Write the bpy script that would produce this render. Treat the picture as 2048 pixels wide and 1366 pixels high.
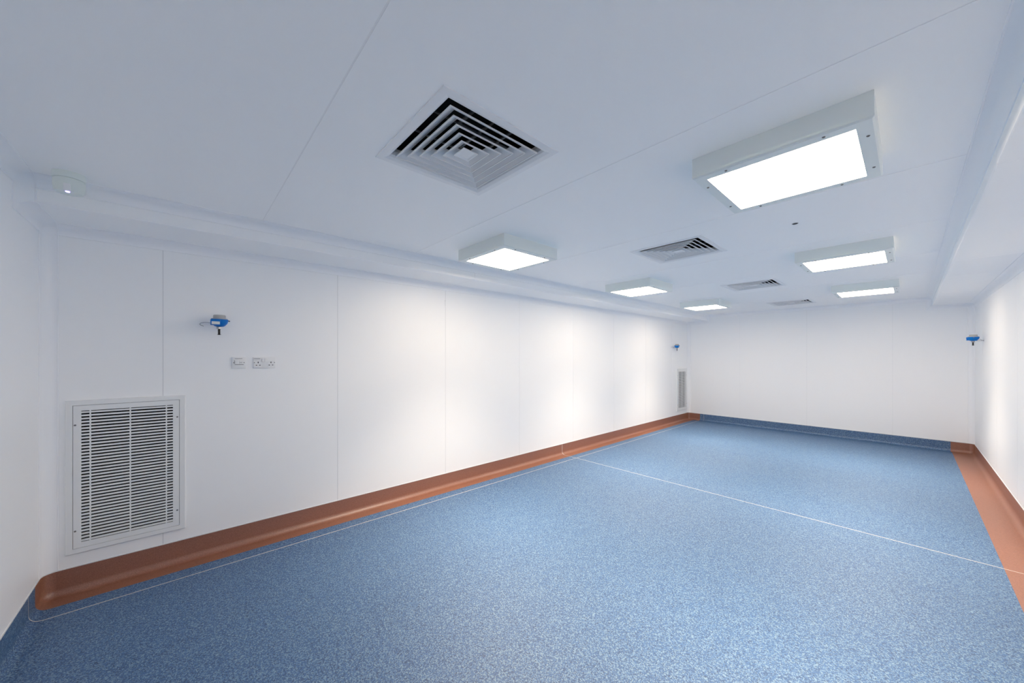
import bpy, bmesh, math
from mathutils import Vector, Matrix

for o in list(bpy.data.objects):
    bpy.data.objects.remove(o, do_unlink=True)
SC = bpy.context.scene
COL = SC.collection
PI = math.pi

# ------------------------------------------------------------------ camera, world, exposure
H = 1.434                                   # eye height
cam_d = bpy.data.cameras.new('camera')
cam_d.sensor_width = 36.0
cam_d.lens = 721.3 / 2048 * 36.0
cam_d.shift_y = (713.2 - 683.0) / 2048
cam_d.clip_start = 0.02
cam = bpy.data.objects.new('camera', cam_d)
COL.objects.link(cam)
cam.location = (0, 0, H)
cam.rotation_euler = (PI / 2, 0, math.radians(47.765))
SC.camera = cam

world = bpy.data.worlds.new('world')
SC.world = world
world.use_nodes = True
world.node_tree.nodes['Background'].inputs[0].default_value = (0.5, 0.55, 0.6, 1)
world.node_tree.nodes['Background'].inputs[1].default_value = 0.3

SC.view_settings.view_transform = 'Standard'
SC.view_settings.look = 'None'
SC.view_settings.gamma = 1.0
SC.view_settings.use_curve_mapping = False
SC.view_settings.exposure = 0.96
LAMP_COL = (1.0, 0.838, 0.655)
LAMP = 12.5                                  # radiance of the luminaire diffusers
BEAM = 10.0                                  # watts of the downward beam of each luminaire
cy = SC.cycles
cy.max_bounces = 24
cy.diffuse_bounces = 20
cy.glossy_bounces = 6
cy.use_denoising = True
cy.sample_clamp_indirect = 0
cy.caustics_reflective = False
cy.caustics_refractive = False

# ------------------------------------------------------------------ room measures (metres)
XL, XR = -3.424, 0.645          # left and right wall
Y0, Y1 = -0.621, 8.577          # near and back wall
ZB = 0.151                      # top of the coved skirting
ZC, ZS = 2.353, 2.221           # ceiling, underside of the side bulkheads
XSL, XSR = -2.989, 0.240        # bulkhead faces
CV = 0.057                      # radius of the white wall coves
PT = 0.040                      # panel thickness
GAP = 0.0032

# ------------------------------------------------------------------ materials
def mat(name, col, rough=0.5, metal=0.0, spec=0.5, noise=0.0, nscale=4.0, bump=0.0, bscale=200.0):
    m = bpy.data.materials.new(name)
    m.use_nodes = True
    nt = m.node_tree
    b = nt.nodes['Principled BSDF']
    b.inputs['Base Color'].default_value = (*col, 1)
    b.inputs['Roughness'].default_value = rough
    b.inputs['Metallic'].default_value = metal
    b.inputs['Specular IOR Level'].default_value = spec
    tc = nt.nodes.new('ShaderNodeTexCoord')
    if noise:
        n = nt.nodes.new('ShaderNodeTexNoise')
        n.inputs['Scale'].default_value = nscale
        n.inputs['Detail'].default_value = 3
        nt.links.new(tc.outputs['Object'], n.inputs['Vector'])
        r = nt.nodes.new('ShaderNodeMapRange')
        r.inputs['To Min'].default_value = 1 - noise
        r.inputs['To Max'].default_value = 1 + noise
        nt.links.new(n.outputs['Fac'], r.inputs['Value'])
        mx = nt.nodes.new('ShaderNodeVectorMath'); mx.operation = 'SCALE'
        mx.inputs[0].default_value = col
        nt.links.new(r.outputs[0], mx.inputs['Scale'])
        nt.links.new(mx.outputs[0], b.inputs['Base Color'])
    if bump:
        n2 = nt.nodes.new('ShaderNodeTexNoise')
        n2.inputs['Scale'].default_value = bscale
        nt.links.new(tc.outputs['Object'], n2.inputs['Vector'])
        bp = nt.nodes.new('ShaderNodeBump')
        bp.inputs['Strength'].default_value = bump
        bp.inputs['Distance'].default_value = 0.001
        nt.links.new(n2.outputs['Fac'], bp.inputs['Height'])
        nt.links.new(bp.outputs[0], b.inputs['Normal'])
    return m

def speckle(name, base, light, dark, cell, rough, amt_l, amt_d, broad=0.05):
    """safety vinyl: blended flecks of a lighter and a darker shade on a base colour"""
    m = bpy.data.materials.new(name)
    m.use_nodes = True
    nt = m.node_tree; N = nt.nodes; L = nt.links
    b = N['Principled BSDF']
    tc = N.new('ShaderNodeTexCoord')
    v = N.new('ShaderNodeTexVoronoi'); v.inputs['Scale'].default_value = 1 / cell
    v.inputs['Randomness'].default_value = 1
    L.new(tc.outputs['Object'], v.inputs['Vector'])
    sep = N.new('ShaderNodeSeparateColor'); L.new(v.outputs['Color'], sep.inputs[0])
    n = N.new('ShaderNodeTexNoise'); n.inputs['Scale'].default_value = 0.45 / cell
    n.inputs['Detail'].default_value = 2
    L.new(tc.outputs['Object'], n.inputs['Vector'])
    add = N.new('ShaderNodeMath'); add.operation = 'MULTIPLY_ADD'
    add.inputs[1].default_value = 0.62; L.new(sep.outputs[0], add.inputs[0])
    ms = N.new('ShaderNodeMath'); ms.operation = 'MULTIPLY'; ms.inputs[1].default_value = 0.38
    L.new(n.outputs['Fac'], ms.inputs[0]); L.new(ms.outputs[0], add.inputs[2])
    cr = N.new('ShaderNodeValToRGB')
    e = cr.color_ramp.elements
    e[0].position = 0.5 - amt_d - 0.12; e[0].color = (*dark, 1)
    e[1].position = 0.5 + amt_l + 0.18; e[1].color = (*light, 1)
    k = cr.color_ramp.elements.new(0.5 - amt_d + 0.02); k.color = (*base, 1)
    k = cr.color_ramp.elements.new(0.5 + amt_l); k.color = (*base, 1)
    L.new(add.outputs[0], cr.inputs[0])
    n3 = N.new('ShaderNodeTexNoise'); n3.inputs['Scale'].default_value = 1.3
    n3.inputs['Detail'].default_value = 4
    L.new(tc.outputs['Object'], n3.inputs['Vector'])
    r = N.new('ShaderNodeMapRange'); r.inputs['To Min'].default_value = 1 - broad; r.inputs['To Max'].default_value = 1 + broad
    L.new(n3.outputs['Fac'], r.inputs['Value'])
    sc = N.new('ShaderNodeVectorMath'); sc.operation = 'SCALE'
    L.new(cr.outputs[0], sc.inputs[0]); L.new(r.outputs[0], sc.inputs['Scale'])
    L.new(sc.outputs[0], b.inputs['Base Color'])
    b.inputs['Roughness'].default_value = rough
    b.inputs['Specular IOR Level'].default_value = 1.0
    bp = N.new('ShaderNodeBump'); bp.inputs['Strength'].default_value = 0.12; bp.inputs['Distance'].default_value = 0.0006
    L.new(add.outputs[0], bp.inputs['Height']); L.new(bp.outputs[0], b.inputs['Normal'])
    return m

M = {}
M['wall'] = mat('white_wall_laminate', (0.955, 0.957, 0.957), 0.42, noise=0.006, nscale=1.5)
M['ceiling'] = mat('white_ceiling_laminate', (0.975, 0.975, 0.972), 0.5, noise=0.006, nscale=1.5)
M['cove'] = mat('white_pvc_cove', (0.94, 0.945, 0.955), 0.28)
M['seal'] = mat('white_silicone', (0.70, 0.71, 0.72), 0.4)
M['seal_white'] = mat('bright_white_silicone', (0.88, 0.88, 0.88), 0.4)
M['housing'] = mat('pale_green_white_enamel', (0.80, 0.845, 0.825), 0.35)
M['white_metal'] = mat('white_powder_coat', (0.85, 0.855, 0.86), 0.4)
M['louvre'] = mat('grey_white_louvre_enamel', (0.76, 0.765, 0.77), 0.4)
M['grille_metal'] = mat('warm_white_powder_coat', (0.84, 0.85, 0.845), 0.4)
M['plastic'] = mat('white_moulded_plastic', (0.86, 0.86, 0.855), 0.3)
M['cream_plastic'] = mat('greenish_white_plastic', (0.80, 0.85, 0.80), 0.35)
M['grey_plastic'] = mat('light_grey_plastic', (0.42, 0.42, 0.42), 0.4)
M['mid_grey'] = mat('mid_grey_metal', (0.16, 0.165, 0.17), 0.5)
M['print'] = mat('grey_print', (0.22, 0.22, 0.23), 0.6)
M['screw'] = mat('dull_screw_metal', (0.22, 0.21, 0.2), 0.4, metal=0.7)
M['steel'] = mat('galvanised_steel', (0.5, 0.5, 0.5), 0.35, metal=0.9)
M['black'] = mat('black_rubber', (0.012, 0.012, 0.013), 0.5)
M['duct'] = mat('dark_duct', (0.012, 0.014, 0.016), 0.8)
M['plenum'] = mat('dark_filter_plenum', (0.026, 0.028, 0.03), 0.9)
M['blue_plastic'] = mat('bright_blue_plastic', (0.0, 0.17, 0.56), 0.4, spec=0.3)
M['label'] = mat('white_label_paper', (0.8, 0.8, 0.76), 0.5)
M['hole'] = mat('dark_hole', (0.03, 0.03, 0.03), 0.8)
M['blue_floor'] = speckle('blue_flecked_vinyl', (0.031, 0.112, 0.270), (0.17, 0.28, 0.39), (0.009, 0.047, 0.135), 0.0042, 0.56, 0.06, 0.12)
M['brown_floor'] = speckle('red_brown_vinyl', (0.27, 0.108, 0.062), (0.33, 0.14, 0.085), (0.22, 0.086, 0.048), 0.003, 0.44, 0.08, 0.12, 0.03)
M['weld'] = mat('pale_weld_rod', (0.60, 0.57, 0.52), 0.4)

def emit(name, col, s):
    m = bpy.data.materials.new(name); m.use_nodes = True
    nt = m.node_tree; nt.nodes.clear()
    e = nt.nodes.new('ShaderNodeEmission'); e.inputs[0].default_value = (*col, 1); e.inputs[1].default_value = s
    o = nt.nodes.new('ShaderNodeOutputMaterial'); nt.links.new(e.outputs[0], o.inputs[0])
    return m
M['lamp'] = emit('lit_lamp_diffuser', LAMP_COL, LAMP)
M['led'] = emit('violet_white_led', (0.34, 0.28, 1.0), 2.2)

# ------------------------------------------------------------------ helpers
def link(name, bm, m, parent=None, smooth=False, kind=None):
    me = bpy.data.meshes.new(name)
    bm.normal_update()
    bm.to_mesh(me); bm.free()
    if smooth:
        for p in me.polygons: p.use_smooth = True
        try: me.set_sharp_from_angle(angle=math.radians(35))
        except Exception: pass
    me.materials.append(m)
    o = bpy.data.objects.new(name, me)
    COL.objects.link(o)
    if parent: o.parent = parent
    if kind: o['kind'] = kind
    return o

def box(bm, x0, x1, y0, y1, z0, z1, bev=0.0):
    tmp = bmesh.new() if bev else bm
    vs = [tmp.verts.new(p) for p in ((x0,y0,z0),(x1,y0,z0),(x1,y1,z0),(x0,y1,z0),(x0,y0,z1),(x1,y0,z1),(x1,y1,z1),(x0,y1,z1))]
    for f in ((0,3,2,1),(4,5,6,7),(0,1,5,4),(1,2,6,5),(2,3,7,6),(3,0,4,7)):
        tmp.faces.new([vs[i] for i in f])
    if bev:
        bmesh.ops.bevel(tmp, geom=list(tmp.edges), offset=bev, segments=2, affect='EDGES', profile=0.5)
        me = bpy.data.meshes.new('t'); tmp.to_mesh(me); tmp.free(); bm.from_mesh(me); bpy.data.meshes.remove(me)
    return bm

def bx(*a, **k):
    return box(bmesh.new(), *a, **k)

def lathe(bm, prof, n=24, axis='z', at=(0, 0, 0)):
    """prof: list of (radius, height); revolve about an axis through at"""
    rings = []
    for r, h in prof:
        ring = []
        for i in range(n):
            a = 2 * PI * i / n
            u, v = r * math.cos(a), r * math.sin(a)
            p = {'z': (u, v, h), 'x': (h, u, v), 'y': (v, h, u)}[axis]
            ring.append(bm.verts.new(Vector(p) + Vector(at)))
        rings.append(ring)
    for a, b in zip(rings, rings[1:]):
        for i in range(n):
            j = (i + 1) % n
            bm.faces.new((a[i], a[j], b[j], b[i]))
    bm.faces.new(list(reversed(rings[0]))); bm.faces.new(rings[-1])
    bmesh.ops.recalc_face_normals(bm, faces=list(bm.faces))
    return bm

def tube(bm, pts, r, n=8):
    pts = [Vector(p) for p in pts]
    rings = []
    for i, p in enumerate(pts):
        d = (pts[min(i+1, len(pts)-1)] - pts[max(i-1, 0)]).normalized()
        a = d.cross(Vector((0.13, 0.2, 1))).normalized(); b = d.cross(a)
        rings.append([bm.verts.new(p + r*(math.cos(2*PI*k/n)*a + math.sin(2*PI*k/n)*b)) for k in range(n)])
    for a, b in zip(rings, rings[1:]):
        for i in range(n):
            bm.faces.new((a[i], a[(i+1) % n], b[(i+1) % n], b[i]))
    bm.faces.new(rings[0]); bm.faces.new(rings[-1])
    bmesh.ops.recalc_face_normals(bm, faces=list(bm.faces))
    return bm

def thing(name, label, cat, loc=(0, 0, 0), rz=0.0, group=None):
    o = bpy.data.objects.new(name, None); COL.objects.link(o)
    o.empty_display_size = 0.1
    o.location = loc; o.rotation_euler = (0, 0, rz)
    o['label'] = label; o['category'] = cat
    if group: o['group'] = group
    return o

def kids(o):
    return [c for c in bpy.data.objects if c.parent == o]

def copy_tree(o, parent=None):
    c = o.copy(); COL.objects.link(c); c.parent = parent
    for ch in kids(o): copy_tree(ch, c)
    return c

def struct(name, bm, m, smooth=False):
    return link(name, bm, m, None, smooth, 'structure')

def cut(rect, hole):
    """split rect (a0,a1,b0,b1) round a hole into up to four rects"""
    a0, a1, b0, b1 = rect
    if not hole: return [rect]
    h0, h1, k0, k1 = max(hole[0], a0), min(hole[1], a1), max(hole[2], b0), min(hole[3], b1)
    if h0 >= h1 or k0 >= k1: return [rect]
    out = []
    if h0 > a0: out.append((a0, h0, b0, b1))
    if h1 < a1: out.append((h1, a1, b0, b1))
    if k0 > b0: out.append((h0, h1, b0, k0))
    if k1 < b1: out.append((h0, h1, k1, b1))
    return out

# ------------------------------------------------------------------ floor
floor = struct('floor', bx(XL-.1, XR+.1, Y0-.1, Y1+.1, -.08, -.003), M['weld'])
XB0, XB1 = -3.283, 0.431            # inner edges of the brown border strips
XW, YW, YW2 = -3.166, 4.10, 6.05    # weld seams
W = 0.0036
for (x0, x1, y0, y1) in ((XB0, XW-W, Y0, YW-W), (XW+W, XB1, Y0, YW-W), (XB0, XW-W, YW+W, Y1), (XW+W, XB1, YW+W, YW2-.001), (XW+W, XB1, YW2+.001, Y1)):
    link('vinyl_sheet', bx(x0, x1, y0, y1, -.003, 0), M['blue_floor'], floor)
for (x0, x1) in ((XL, XB0), (XB1, XR)):
    for (y0, y1) in ((Y0, YW-W), (YW+W, Y1)):
        s = link('border_strip', bx(x0, x1, y0, y1, -.003, 0), M['brown_floor'], floor)
        s['label'] = 'red-brown border strip'
link('weld_seam', bx(XW-W, XW+W, Y0, Y1, -.003, .0004), M['weld'], floor)
link('weld_seam', bx(XL, XW-W, YW-W, YW+W, -.003, .0004), M['weld'], floor)
link('weld_seam', bx(XW+W, XR, YW-W, YW+W, -.003, .0004), M['weld'], floor)

# coved skirting swept round the room; corners rounded like the white wall coves
def plan_corner(cx, cyy, a0, d, n=8):
    r = max(CV - d, 0.0)
    return [(cx + r*math.cos(a0 + PI/2*i/n), cyy + r*math.sin(a0 + PI/2*i/n)) for i in range(n+1)]

def side_path(side, d):
    """plan polyline of one skirting at inward offset d"""
    if side == 'left':
        lo, hi = max(XL+d, XL+CV), None
        near = plan_corner(XL+max(CV, d), Y0+max(CV, d), 1.5*PI, d)     # from near wall ...
        near = [(x, y) for x, y in reversed(plan_corner(XL+max(CV, d), Y0+max(CV, d), PI, d))]
        back = [(x, y) for x, y in reversed(plan_corner(XL+max(CV, d), Y1-max(CV, d), PI/2, d))]
        return [(XB0, Y0+d)] + near + [(XL+d, YW-W*1.2), (XL+d, YW+W*1.2)] + back + [(-3.16, Y1-d)]
    if side == 'right':
        near = plan_corner(XR-max(CV, d), Y0+max(CV, d), 1.5*PI, d)
        back = plan_corner(XR-max(CV, d), Y1-max(CV, d), 0, d)
        return [(XB1, Y0+d)] + near + [(XR-d, YW-W*1.2), (XR-d, YW+W*1.2)] + back + [(0.420, Y1-d)]
    if side == 'back':
        return [(-3.16, Y1-d), (-3.0815, Y1-d), (-3.0785, Y1-d), (0.420, Y1-d)]
    if side == 'near':
        return [(XB0, Y0+d), (XW-W, Y0+d), (XW+W, Y0+d), (XB1, Y0+d)]

RF, TH = 0.042, 0.0025
prof = [(0.0, ZB), (TH, ZB)] + [(TH+RF-RF*math.cos(a*PI/20), .0012+RF-RF*math.sin(a*PI/20)) for a in range(11)] + [(TH+RF+.006, .0005)]
def sweep(side, prof, lo=None, hi=None, lift=0.0):
    bm = bmesh.new()
    cols = []
    for d, z in prof:
        pts = side_path(side, d)
        if lo is not None: pts = pts[lo:hi]
        cols.append([bm.verts.new((x, y, z)) for x, y in pts])
    for a, b in zip(cols, cols[1:]):
        for i in range(len(a)-1):
            if (a[i].co-a[i+1].co).length < 1e-6 and (b[i].co-b[i+1].co).length < 1e-6: continue
            bm.faces.new((a[i], a[i+1], b[i+1], b[i]))
    bmesh.ops.remove_doubles(bm, verts=list(bm.verts), dist=1e-6)
    bmesh.ops.recalc_face_normals(bm, faces=list(bm.faces))
    c = Vector(((XL+XR)/2, (Y0+Y1)/2, 1.5))
    s = sum((f.normal.dot(c - f.calc_center_median()) * f.calc_area()) for f in bm.faces)
    if s < 0: bmesh.ops.reverse_faces(bm, faces=list(bm.faces))
    return bm
bead = [(0, ZB+.0045), (.0036, ZB+.004), (.0042, ZB), (.0042, ZB-.0015), (TH, ZB-.002)]
for side, m in (('left', 'brown_floor'), ('right', 'brown_floor'), ('back', 'blue_floor'), ('near', 'blue_floor')):
    o = struct('baseboard_' + side, sweep(side, prof), M[m], smooth=True)
    b = link('capping_bead', sweep(side, bead), M['seal'], o)
    wprof = [(d + .0007 if 0 < i else d, z + (.0005 if z < .05 else 0)) for i, (d, z) in enumerate(prof[1:])]
    rng = {'left': (10, 12), 'right': (10, 12), 'back': (1, 3), 'near': (1, 3)}[side]
    link('weld_seam', sweep(side, wprof, *rng), M['weld'], o)

# ------------------------------------------------------------------ walls of joined panels
G1 = (-0.534, 0.005, 0.232, 1.166)               # outer frame of the near return grille (y0,y1,z0,z1)
G2Y = 7.965 - G1[0]                              # shift of the back one
GO = (G1[0]+.022, G1[1]-.022, G1[2]+.02, G1[3]-.02)
JL = [-0.109, 1.010, 2.122, 3.240, 4.360, 5.475, 6.600, 7.730]
holesL = [GO, (GO[0]+G2Y, GO[1]+G2Y, GO[2], GO[3])]

def panel_wall(name, plane, sign, a0, a1, joints, z0, z1, along='y', holes=(), m='wall', GAP=GAP, rec=0.0026):
    """plane: coordinate of the room face, sign: which way the wall lies"""
    def slab(bm, a, b, za, zb_, p0, p1):
        q0, q1 = sorted((plane + sign*p0, plane + sign*p1))
        if along == 'y': box(bm, q0, q1, a, b, za, zb_)
        else: box(bm, a, b, q0, q1, za, zb_)
    bm = bmesh.new(); slab(bm, a0-.05, a1+.05, -.05, z1+.2, PT+.003, PT+.06)
    w = struct(name, bm, M[m])
    ed = [a0] + list(joints) + [a1]
    for i, (a, b) in enumerate(zip(ed, ed[1:])):
        bm = bmesh.new()
        rects = [(a + (GAP/2 if i else 0), b - (GAP/2 if i < len(ed)-2 else 0), z0, z1)]
        for hh in holes:
            rects = [q for r in rects for q in cut(r, hh)]
        for r in rects: slab(bm, *r, 0, PT)
        link('wall_panel', bm, M[m], w)
    for j in joints:
        bm = bmesh.new()
        rects = [(j-GAP/2, j+GAP/2, z0, z1)]
        for hh in holes: rects = [q for r in rects for q in cut(r, hh)]
        for r in rects: slab(bm, *r, rec, PT)
        link('joint_seal', bm, M['seal'], w)
    return w

wl = panel_wall('wall_left', XL, -1, Y0-.04, Y1+.04, JL, 0.0, ZS+.03, holes=holesL)
bm = lathe(bmesh.new(), [(.0001, 0), (.003, .004), (.0032, .05), (.005, .058), (.0035, .065), (.0001, .068)], 8, at=(XL+.001, 2.119, 1.988))
link('sealant_blob', bm, M['plastic'], wl, True)
panel_wall('wall_right', XR, 1, Y0-.04, Y1+.04, JL, 0.0, ZS+.03)
panel_wall('wall_back', Y1, 1, XL-.04, XR+.04, [-2.382, -1.283, -0.184], 0.0, ZC+.03, along='x', GAP=.0016, rec=.0014)
panel_wall('wall_near', Y0, -1, XL-.04, XR+.04, [-2.382, -1.283, -0.184], 0.0, ZC+.03, along='x', GAP=.0016, rec=.0014)

# ------------------------------------------------------------------ ceiling, bulkheads
DIFF = [(-1.352, 0.945 + 2.24*k) for k in range(4)]
JC = [0.391 + 1.12*k for k in range(8)]
ceil = struct('ceiling', bx(XL-.1, XR+.1, Y0-.1, Y1+.1, ZC+.30, ZC+.36), M['ceiling'])
ed = [Y0-.04] + JC + [Y1+.04]
HN = 0.268
for i, (a, b) in enumerate(zip(ed, ed[1:])):
    bm = bmesh.new()
    rects = [(XSL-.03, XSR+.03, a + (.0028 if i else 0), b - (.0028 if i < len(ed)-2 else 0))]
    for dx, dy in DIFF: rects = [q for r in rects for q in cut(r, (dx-HN, dx+HN, dy-HN, dy+HN))]
    for r in rects: box(bm, *r, ZC, ZC+PT)
    link('ceiling_panel', bm, M['ceiling'], ceil)
for j in JC:
    link('joint_seal', bx(XSL-.03, XSR+.03, j-.0028, j+.0028, ZC+.0016, ZC+PT), M['seal_white'], ceil)
JB = [0.23, 2.462, 4.70, 5.575, 6.94]
for s, (xa, xb) in (('left', (XL-.04, XSL)), ('right', (XSR, XR+.04))):
    ed = [Y0-.04] + (JB if s == 'right' else [2.2, 5.6]) + [Y1+.04]
    root = struct('trim_1' if s == 'left' else 'trim_2', bx(xa+.003, xb-.003, Y0-.04, Y1+.04, ZS+.0015, ZC+.03), M['ceiling'])
    root['label'] = 'boxed white bulkhead running along the top of the %s wall' % s
    for i, (a, b) in enumerate(zip(ed, ed[1:])):
        link('bulkhead_panel', bx(xa, xb, a+.0008, b-.0008, ZS, ZC+.035, bev=0.004), M['ceiling'], root)

# white coves: cross-section polyline with rounded inner corners, inset by d
def section(d, r=CV, n=6):
    r = max(r - d, 0.0); q = max(CV, d)
    P = [(XL+d, ZB+.001)]
    def arc(cx, cz, a0, a1):
        return [(cx + r*math.cos(a0+(a1-a0)*i/n), cz + r*math.sin(a0+(a1-a0)*i/n)) for i in range(n+1)]
    P += arc(XL+q, ZS-q, PI, PI/2)
    P += [(XSL+d, ZS-d)]
    P += arc(XSL+q, ZC-q, PI, PI/2)
    P += arc(XSR-q, ZC-q, PI/2, 0)
    P += [(XSR-d, ZS-d)]
    P += arc(XR-q, ZS-q, PI/2, 0)
    P += [(XR-d, ZB+.001)]
    return P
def end_cove(name, y, s):
    bm = bmesh.new(); cols = []
    e = 0.002; g = 0.0036
    L = [(CV+.0062, 0), (CV+.0052, g), (CV+.0012, g), (CV, e)] + [(CV*(1-math.sin(t*PI/2/8))+e, CV*(1-math.cos(t*PI/2/8))+e) for t in range(1, 8)] + [(e, CV), (g, CV+.0012), (g, CV+.0052), (0, CV+.0062)]
    for d, w in L:
        cols.append([bm.verts.new((x, y + s*w, z)) for x, z in section(d)])
    for a, b in zip(cols, cols[1:]):
        for i in range(len(a)-1):
            if (a[i].co-a[i+1].co).length < 1e-7 and (b[i].co-b[i+1].co).length < 1e-7: continue
            bm.faces.new((a[i], a[i+1], b[i+1], b[i]))
    bmesh.ops.remove_doubles(bm, verts=list(bm.verts), dist=1e-6)
    bmesh.ops.recalc_face_normals(bm, faces=list(bm.faces))
    c = Vector((-1.4, 4, 1.2))
    if sum(f.normal.dot(c - f.calc_center_median())*f.calc_area() for f in bm.faces) < 0:
        bmesh.ops.reverse_faces(bm, faces=list(bm.faces))
    return struct(name, bm, M['cove'], smooth=True)
end_cove('trim_3', Y0, 1)
end_cove('trim_4', Y1, -1)
def long_cove(name, cx, cz, sx, sz):
    """concave quarter strip in the corner at (cx,cz); room lies towards (sx,sz)"""
    bm = bmesh.new(); e = 0.002; g = 0.0036
    P = [(0, CV+.0062), (g, CV+.0052), (g, CV+.0012), (e, CV)] + [(CV*(1-math.cos(t*PI/2/8))+e, CV*(1-math.sin(t*PI/2/8))+e) for t in range(1, 8)] + [(CV, e), (CV+.0012, g), (CV+.0052, g), (CV+.0062, 0)]
    P = [(cx+sx*a, cz+sz*b) for a, b in P]
    ra = [bm.verts.new((x, Y0+.001, z)) for x, z in P]; rb = [bm.verts.new((x, Y1-.001, z)) for x, z in P]
    for i in range(len(P)-1): bm.faces.new((ra[i], ra[i+1], rb[i+1], rb[i]))
    bmesh.ops.recalc_face_normals(bm, faces=list(bm.faces))
    if sum(f.normal.dot(Vector((sx, 0, sz))) for f in bm.faces) < 0: bmesh.ops.reverse_faces(bm, faces=list(bm.faces))
    return struct(name, bm, M['cove'], smooth=True)
long_cove('trim_5', XL, ZS, 1, -1)
long_cove('trim_6', XSL, ZC, 1, -1)
long_cove('trim_7', XSR, ZC, -1, -1)
long_cove('trim_8', XR, ZS, -1, -1)

# ------------------------------------------------------------------ luminaires
LH, LD = 0.30, 0.095
def make_luminaire():
    t = thing('ceiling_light', '', 'ceiling light', (0, 0, ZC))
    bm = bmesh.new(); box(bm, -LH, LH, -LH, LH, -LD+.012, 0)
    link('housing', bm, M['housing'], t)
    # bezel: rim plate with a chamfered edge and an opening for the diffuser
    bm = bmesh.new()
    o, w, z0, z1 = LH+.001, .049, -LD, -LD+.013
    prof_ = [(o, z1), (o, z0+.006), (o-.006, z0), (LH-w, z0), (LH-w, z0+.004)]
    rings = [[bm.verts.new((sx*r, sy*r, z)) for sx, sy in ((1,1),(-1,1),(-1,-1),(1,-1))] for r, z in prof_]
    for a, b in zip(rings, rings[1:]):
        for i in range(4): bm.faces.new((a[i], a[(i+1) % 4], b[(i+1) % 4], b[i]))
    bmesh.ops.recalc_face_normals(bm, faces=list(bm.faces))
    if sum(f.normal.z for f in bm.faces) > 0: bmesh.ops.reverse_faces(bm, faces=list(bm.faces))
    link('bezel', bm, M['housing'], t)
    q = LH-w+.0005
    bm = bx(-q, q, -q, q, -LD+.003, -LD+.010)
    d = link('light_diffuser', bm, M['lamp'], t); d['label'] = 'glowing white diffuser'
    ld = bpy.data.lights.new('lamp_beam', 'AREA')
    ld.shape = 'SQUARE'; ld.size = 2*q - .01; ld.energy = BEAM; ld.color = LAMP_COL; ld.spread = math.radians(84)
    lo = bpy.data.objects.new('lamp_beam', ld); COL.objects.link(lo); lo.parent = t; lo.location = (0, 0, -LD+.0015)
    sb = None
    for k in range(4):
        for s in (-.165, .165):
            x, y = (LH-.022, s)
            a = k*PI/2
            X, Y = x*math.cos(a)-y*math.sin(a), x*math.sin(a)+y*math.cos(a)
            if sb is None:
                sb = link('screw', lathe(bmesh.new(), [(.0055, 0), (.0055, -.0015), (.004, -.003), (.0015, -.0032), (.001, -.0015)], 10), M['screw'], t, True)
                so = sb
            else:
                so = sb.copy(); COL.objects.link(so)
            so.location = (X, Y, -LD)
    return t
lum = make_luminaire()
names = {(0, 0): 'boxy lit ceiling light nearest the viewer on the right, the largest one',
         (1, 0): 'middle boxy ceiling light of the right-hand row',
         (2, 0): 'farthest boxy ceiling light of the right-hand row, close to the back wall',
         (0, 1): 'boxy lit ceiling light nearest the viewer in the left-hand row',
         (1, 1): 'middle boxy ceiling light of the left-hand row',
         (2, 1): 'farthest boxy ceiling light of the left-hand row, close to the back wall'}
for r in range(3):
    for s in range(2):
        t = lum if (r, s) == (0, 0) else copy_tree(lum)
        t.location = (-0.381 if s == 0 else -2.320, 2.054 + 2.240*r, ZC)
        t['label'] = names[(r, s)]; t['group'] = 'surface-mounted ceiling lights in two rows'

# ------------------------------------------------------------------ square louvred air diffusers
def sqring(bm, prof_):
    rings = [[bm.verts.new((sx*r, sy*r, z)) for sx, sy in ((1,1),(-1,1),(-1,-1),(1,-1))] for r, z in prof_]
    for a, b in zip(rings, rings[1:]):
        for i in range(4): bm.faces.new((a[i], a[(i+1) % 4], b[(i+1) % 4], b[i]))
    return rings
def closed_ring(prof_):
    bm = bmesh.new(); sqring(bm, prof_ + [prof_[0]])
    bmesh.ops.remove_doubles(bm, verts=list(bm.verts), dist=1e-6)
    bmesh.ops.recalc_face_normals(bm, faces=list(bm.faces))
    return bm
def make_diffuser():
    t = thing('air_diffuser', '', 'air vent', (0, 0, ZC))
    link('frame', closed_ring([(.2965, .0), (.2955, -.004), (.270, -.005), (.2665, -.0045), (.251, .002), (.244, .010), (.240, .026), (.240, .040), (.262, .040), (.262, 0)]), M['white_metal'], t)
    for k in range(5):
        b = .2285 - .0382*k
        link('louvre_ring', closed_ring([(b, -.0055), (b-.0045, -.006), (b-.0055, -.0025), (b-.049, .027), (b-.0475, .029), (b, -.001)]), M['louvre'], t)
    bm = bmesh.new()
    r = sqring(bm, [(.0385, -.001), (.0385, -.0055), (.034, -.0055), (.001, .020)])
    bm.faces.new(r[0]); bm.faces.new(r[-1])
    bmesh.ops.recalc_face_normals(bm, faces=list(bm.faces))
    link('centre_cone', bm, M['white_metal'], t)
    bm = bmesh.new()
    r = sqring(bm, [(.262, .0405), (.262, .24)]); bm.faces.new(r[-1])
    link('duct_box', bm, M['duct'], t)
    for y in (-.10, .0, .10):
        link('damper_bar', bx(-.24, .24, y-.005, y+.005, .046, .054), M['mid_grey'], t)
    for x in (-.08, .08):
        link('damper_bar', bx(x-.004, x+.004, -.24, .24, .056, .062), M['mid_grey'], t)
    return t
df = make_diffuser()
dn = ['large square louvred air diffuser nearest the viewer, upper middle of the ceiling',
      'second square louvred air diffuser, between the two nearest pairs of lights',
      'third square air diffuser from the viewer, just past the middle lights',
      'farthest square air diffuser, small, right before the back wall']
for k, (x, y) in enumerate(DIFF):
    t = df if k == 0 else copy_tree(df)
    t.location = (x, y, ZC); t['label'] = dn[k]; t['group'] = 'air diffusers along the middle of the ceiling'

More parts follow.
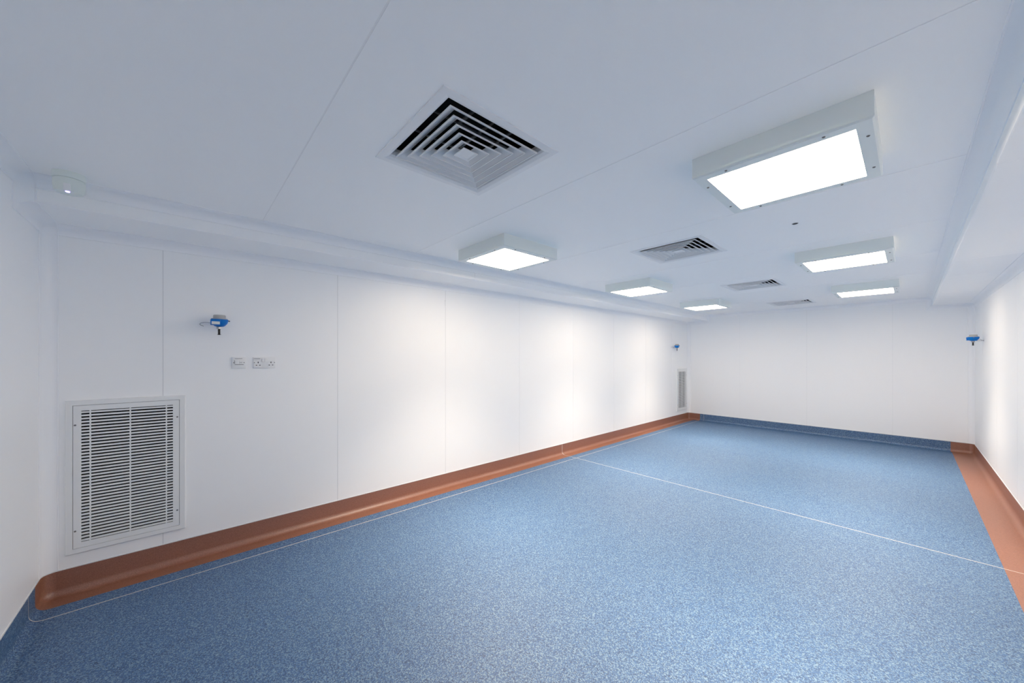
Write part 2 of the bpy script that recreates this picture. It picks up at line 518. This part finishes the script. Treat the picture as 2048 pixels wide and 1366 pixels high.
# ------------------------------------------------------------------ wall return-air grilles
def screw_mesh(r=.005):
    return lathe(bmesh.new(), [(r, 0), (r, .0015), (r*.7, .003), (r*.3, .0032), (r*.2, .0018)], 12, 'x')
def make_grille():
    # local: x out of the wall, y along it, z up; origin at the wall face, bottom corner
    w, h = G1[1]-G1[0], G1[3]-G1[2]
    t = thing('return_air_grille', '', 'air vent', (XL, G1[0], G1[2]))
    def rect_ring(prof_, bm):
        # prof: (inset, x)
        rs = []
        for i, x in prof_:
            rs.append([bm.verts.new((x, y, z)) for y, z in ((i, i), (w-i, i), (w-i, h-i), (i, h-i))])
        for a, b in zip(rs, rs[1:] + rs[:1]):
            for k in range(4): bm.faces.new((a[k], a[(k+1) % 4], b[(k+1) % 4], b[k]))
        bmesh.ops.recalc_face_normals(bm, faces=list(bm.faces))
        return bm
    link('frame', rect_ring([(0, 0), (0, .009), (.004, .013), (.0305, .013), (.0305, -.034), (.027, -.034), (.027, 0)], bmesh.new()), M['grille_metal'], t)
    link('core_frame', rect_ring([(.0325, -.004), (.0325, .0125), (.0645, .0125), (.0645, .001), (.062, -.004)], bmesh.new()), M['grille_metal'], t)
    y0, y1, z0, z1 = .0645, w-.0645, .0645, h-.0645
    n = 41
    p = (z1-z0)/n
    first = None
    for i in range(n):
        z = z0 + p*(i+.5)
        if first is None:
            bm = bmesh.new()
            box(bm, 0.0, .0105, y0, y1, -.0050, .0050)
            first = link('louvre_blade', bm, M['grille_metal'], t); o = first
        else:
            o = first.copy(); COL.objects.link(o)
        o.location = (.0005, 0, z)
    for y in (.101, .272, .442):
        link('mullion', bx(.001, .0108, y-.0032, y+.0032, z0, z1), M['grille_metal'], t)
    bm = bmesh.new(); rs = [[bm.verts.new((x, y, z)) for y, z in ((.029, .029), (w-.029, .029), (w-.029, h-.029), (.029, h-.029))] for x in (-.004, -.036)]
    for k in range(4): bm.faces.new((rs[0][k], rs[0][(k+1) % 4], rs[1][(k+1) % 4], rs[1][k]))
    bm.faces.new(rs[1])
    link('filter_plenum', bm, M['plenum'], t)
    sc = None
    for y in (.0405, w-.0425):
        for z in (.138, h-.150):
            if sc is None: sc = link('screw', screw_mesh(), M['screw'], t, True); o = sc
            else: o = sc.copy(); COL.objects.link(o)
            o.location = (.0125, y, z)
    return t
g = make_grille()
g['label'] = 'large white louvred return grille low on the left wall, nearest the viewer'
g['group'] = 'return grilles low on the left wall'
g2 = copy_tree(g)
g2.location = (XL, G1[0]+G2Y, G1[2])
g2['label'] = 'narrow-looking far return grille low on the left wall beside the back corner'
g2['group'] = 'return grilles low on the left wall'

# ------------------------------------------------------------------ socket plates on the left wall
def plate(name, label, cat, y0, y1, z0, z1):
    t = thing(name, label, cat, (XL, (y0+y1)/2, (z0+z1)/2))
    hw, hh = (y1-y0)/2, (z1-z0)/2
    bm = bmesh.new()
    box(bm, -.001, .009, -hw, hw, -hh, hh, bev=.0028)
    link('faceplate', bm, M['plastic'], t, True)
    return t, hw, hh
t, hw, hh = plate('fused_spur', 'small square white fused spur plate left of the double socket', 'switch', .263, .349, 1.345, 1.431)
link('rocker_switch', bx(.0085, .0125, -.022, -.002, -.012, .016, bev=.001), M['plastic'], t)
fh = link('fuse_holder', bx(.0085, .011, .001, .022, -.012, .016, bev=.0008), M['plastic'], t)
link('fuse_slot', bx(.0108, .0113, .004, .019, -.001, .001), M['print'], fh)
link('holder_groove', bx(.0088, .0094, -.026, .028, -.0170, -.0135), M['print'], t)
link('printed_text', bx(.0088, .0093, -.026, .020, .0290, .0318), M['print'], t)
link('cord_outlet_mark', bx(.0088, .0093, -.030, -.0265, -.008, .018), M['print'], t)
for y in (-.0325, .0305):
    o = link('screw', screw_mesh(.0032), M['screw'], t, True); o.location = (.0085, y, 0)
t, hw, hh = plate('double_socket', 'white double power socket with six dark pin holes, right of the spur plate', 'socket', .394, .540, 1.344, 1.430)
for y, sy in ((-.042, 1), (.042, -1)):
    s = link('socket_face', bx(.0085, .0098, y-.024, y+.024, -.034, .014, bev=.0006), M['plastic'], t)
    link('earth_slot', bx(.0096, .0101, y-.0028, y+.0028, -.005, .007), M['hole'], s)
    for q in (-.011, .011):
        link('pin_slot', bx(.0096, .0101, y+q-.0046, y+q+.0046, -.0225, -.0172), M['hole'], s)
for y in (-.0095, .0095):
    r = link('rocker_switch', bx(.0085, .0135, y-.0085, y+.0085, .006, .034, bev=.0012), M['plastic'], t)
link('printed_text', bx(.0088, .0093, -.068, -.028, .0300, .0325), M['print'], t)
for y in (-.066, .066):
    o = link('screw', screw_mesh(.0032), M['screw'], t, True); o.location = (.0085, y, 0)

# ------------------------------------------------------------------ blue sensor heads on brackets
def make_sensor():
    # local: x out of the wall, z up; origin on the wall below the body
    t = thing('wall_sensor', '', 'sensor')
    cx = .085
    bm = lathe(bmesh.new(), [(.022, -.002), (.030, .002), (.044, .018), (.050, .034), (.0515, .046), (.049, .049)], 32, at=(cx, 0, 0))
    b = link('sensor_body', bm, M['blue_plastic'], t, True)
    bm = bmesh.new(); box(bm, cx-.005, cx+.056, -.051, .004, .006, .047, bev=.004)
    link('label_block', bm, M['blue_plastic'], b, True)
    lb = link('sticker', bx(cx+.0555, cx+.0568, -.046, -.001, .010, .030), M['label'], b)
    bm = lathe(bmesh.new(), [(.004, 0), (.005, .007), (.003, .010)], 12, 'y', at=(cx, .050, .040))
    link('lid_lug', bm, M['mid_grey'], b, True)
    bm = lathe(bmesh.new(), [(.047, .049), (.047, .054), (.036, .056), (.0355, .076), (.033, .080), (.001, .081)], 32, at=(cx, 0, 0))
    link('cap', bm, M['grey_plastic'], t, True)
    bm = lathe(bmesh.new(), [(.014, -.020), (.016, -.017), (.016, -.007), (.013, -.002)], 6, at=(cx+.002, -.004, 0))
    link('gland_nut', bm, M['steel'], t)
    pr = [(.006, -.062), (.011, -.061), (.011, -.059)]
    for k in range(4):
        z = -.052 + .009*k
        pr += [(.0062, z-.005), (.0062, z), (.0095, z+.0005), (.0095, z+.002), (.0062, z+.0025)]
    pr += [(.007, -.018)]
    bm = lathe(bmesh.new(), pr, 16, at=(cx+.002, -.002, 0))
    link('cable_gland', bm, M['black'], t, True)
    bm = tube(bmesh.new(), [(-.002, .0, .0), (cx-.03, 0, .0), (cx-.012, 0, .003)], .0035)
    br = link('bracket_arm', bm, M['steel'], t, True)
    link('fixing_plate', lathe(bmesh.new(), [(.010, 0), (.010, .003), (.006, .004)], 16, 'x'), M['steel'], br, True)
    pts = [(cx-.02, -.045, .022), (cx-.03, -.062, .026), (.040, -.082, .026), (.024, -.100, .022), (.012, -.106, .014), (.006, -.100, .008), (.003, -.088, .003), (-.002, -.084, .001)]
    link('cable', tube(bmesh.new(), pts, .0016, 6), M['mid_grey'], t, True)
    return t
s1 = make_sensor()
s1.location = (XL, .186, 1.652)
s2 = copy_tree(s1); s2.location = (XL, 7.80, 1.622)
s3 = copy_tree(s1); s3.location = (XR, 7.60, 1.640); s3.rotation_euler = (0, 0, PI)
for s, l in ((s1, 'blue and grey wall sensor above the power sockets, nearest the viewer'),
             (s2, 'tiny far blue sensor on the left wall above the far grille'),
             (s3, 'small blue sensor on the right wall beside the back corner')):
    s['label'] = l; s['group'] = 'blue sensors bracketed to the walls'

# ------------------------------------------------------------------ detector and plug on the ceiling
t = thing('ceiling_detector', 'small greenish-white cylindrical detector under the ceiling in the left corner', 'detector', (-2.845, -.430, ZC))
link('base', lathe(bmesh.new(), [(.0555, 0), (.0555, -.030), (.0540, -.0315), (.0505, -.032), (.0505, -.034)], 40), M['cream_plastic'], t, True)
link('body', lathe(bmesh.new(), [(.0505, -.034), (.0540, -.0345), (.0545, -.060), (.052, -.085), (.046, -.096), (.030, -.100), (.001, -.101)], 40), M['cream_plastic'], t, True)
bm = bmesh.new(); box(bm, .030, .054, -.012, .012, -.098, -.062, bev=.003)
link('sensor_window', bm, M['plastic'], t, True)
bm = lathe(bmesh.new(), [(.001, -.104), (.007, -.102), (.009, -.097), (.009, -.094)], 16, at=(.034, .0, 0))
o = link('indicator_lamp', bm, M['led'], t, True); o['label'] = 'violet-white indicator lamp'
t = thing('ceiling_plug', 'tiny dark round plug in the ceiling in front of the nearest right-hand light', 'plug', (-.530, 3.122, ZC))
link('plug_rim', lathe(bmesh.new(), [(.019, 0), (.018, -.0015), (.015, -.002)], 20), M['grey_plastic'], t, True)
link('plug_face', lathe(bmesh.new(), [(.0148, -.0005), (.0146, -.0028)], 20), M['hole'], t)
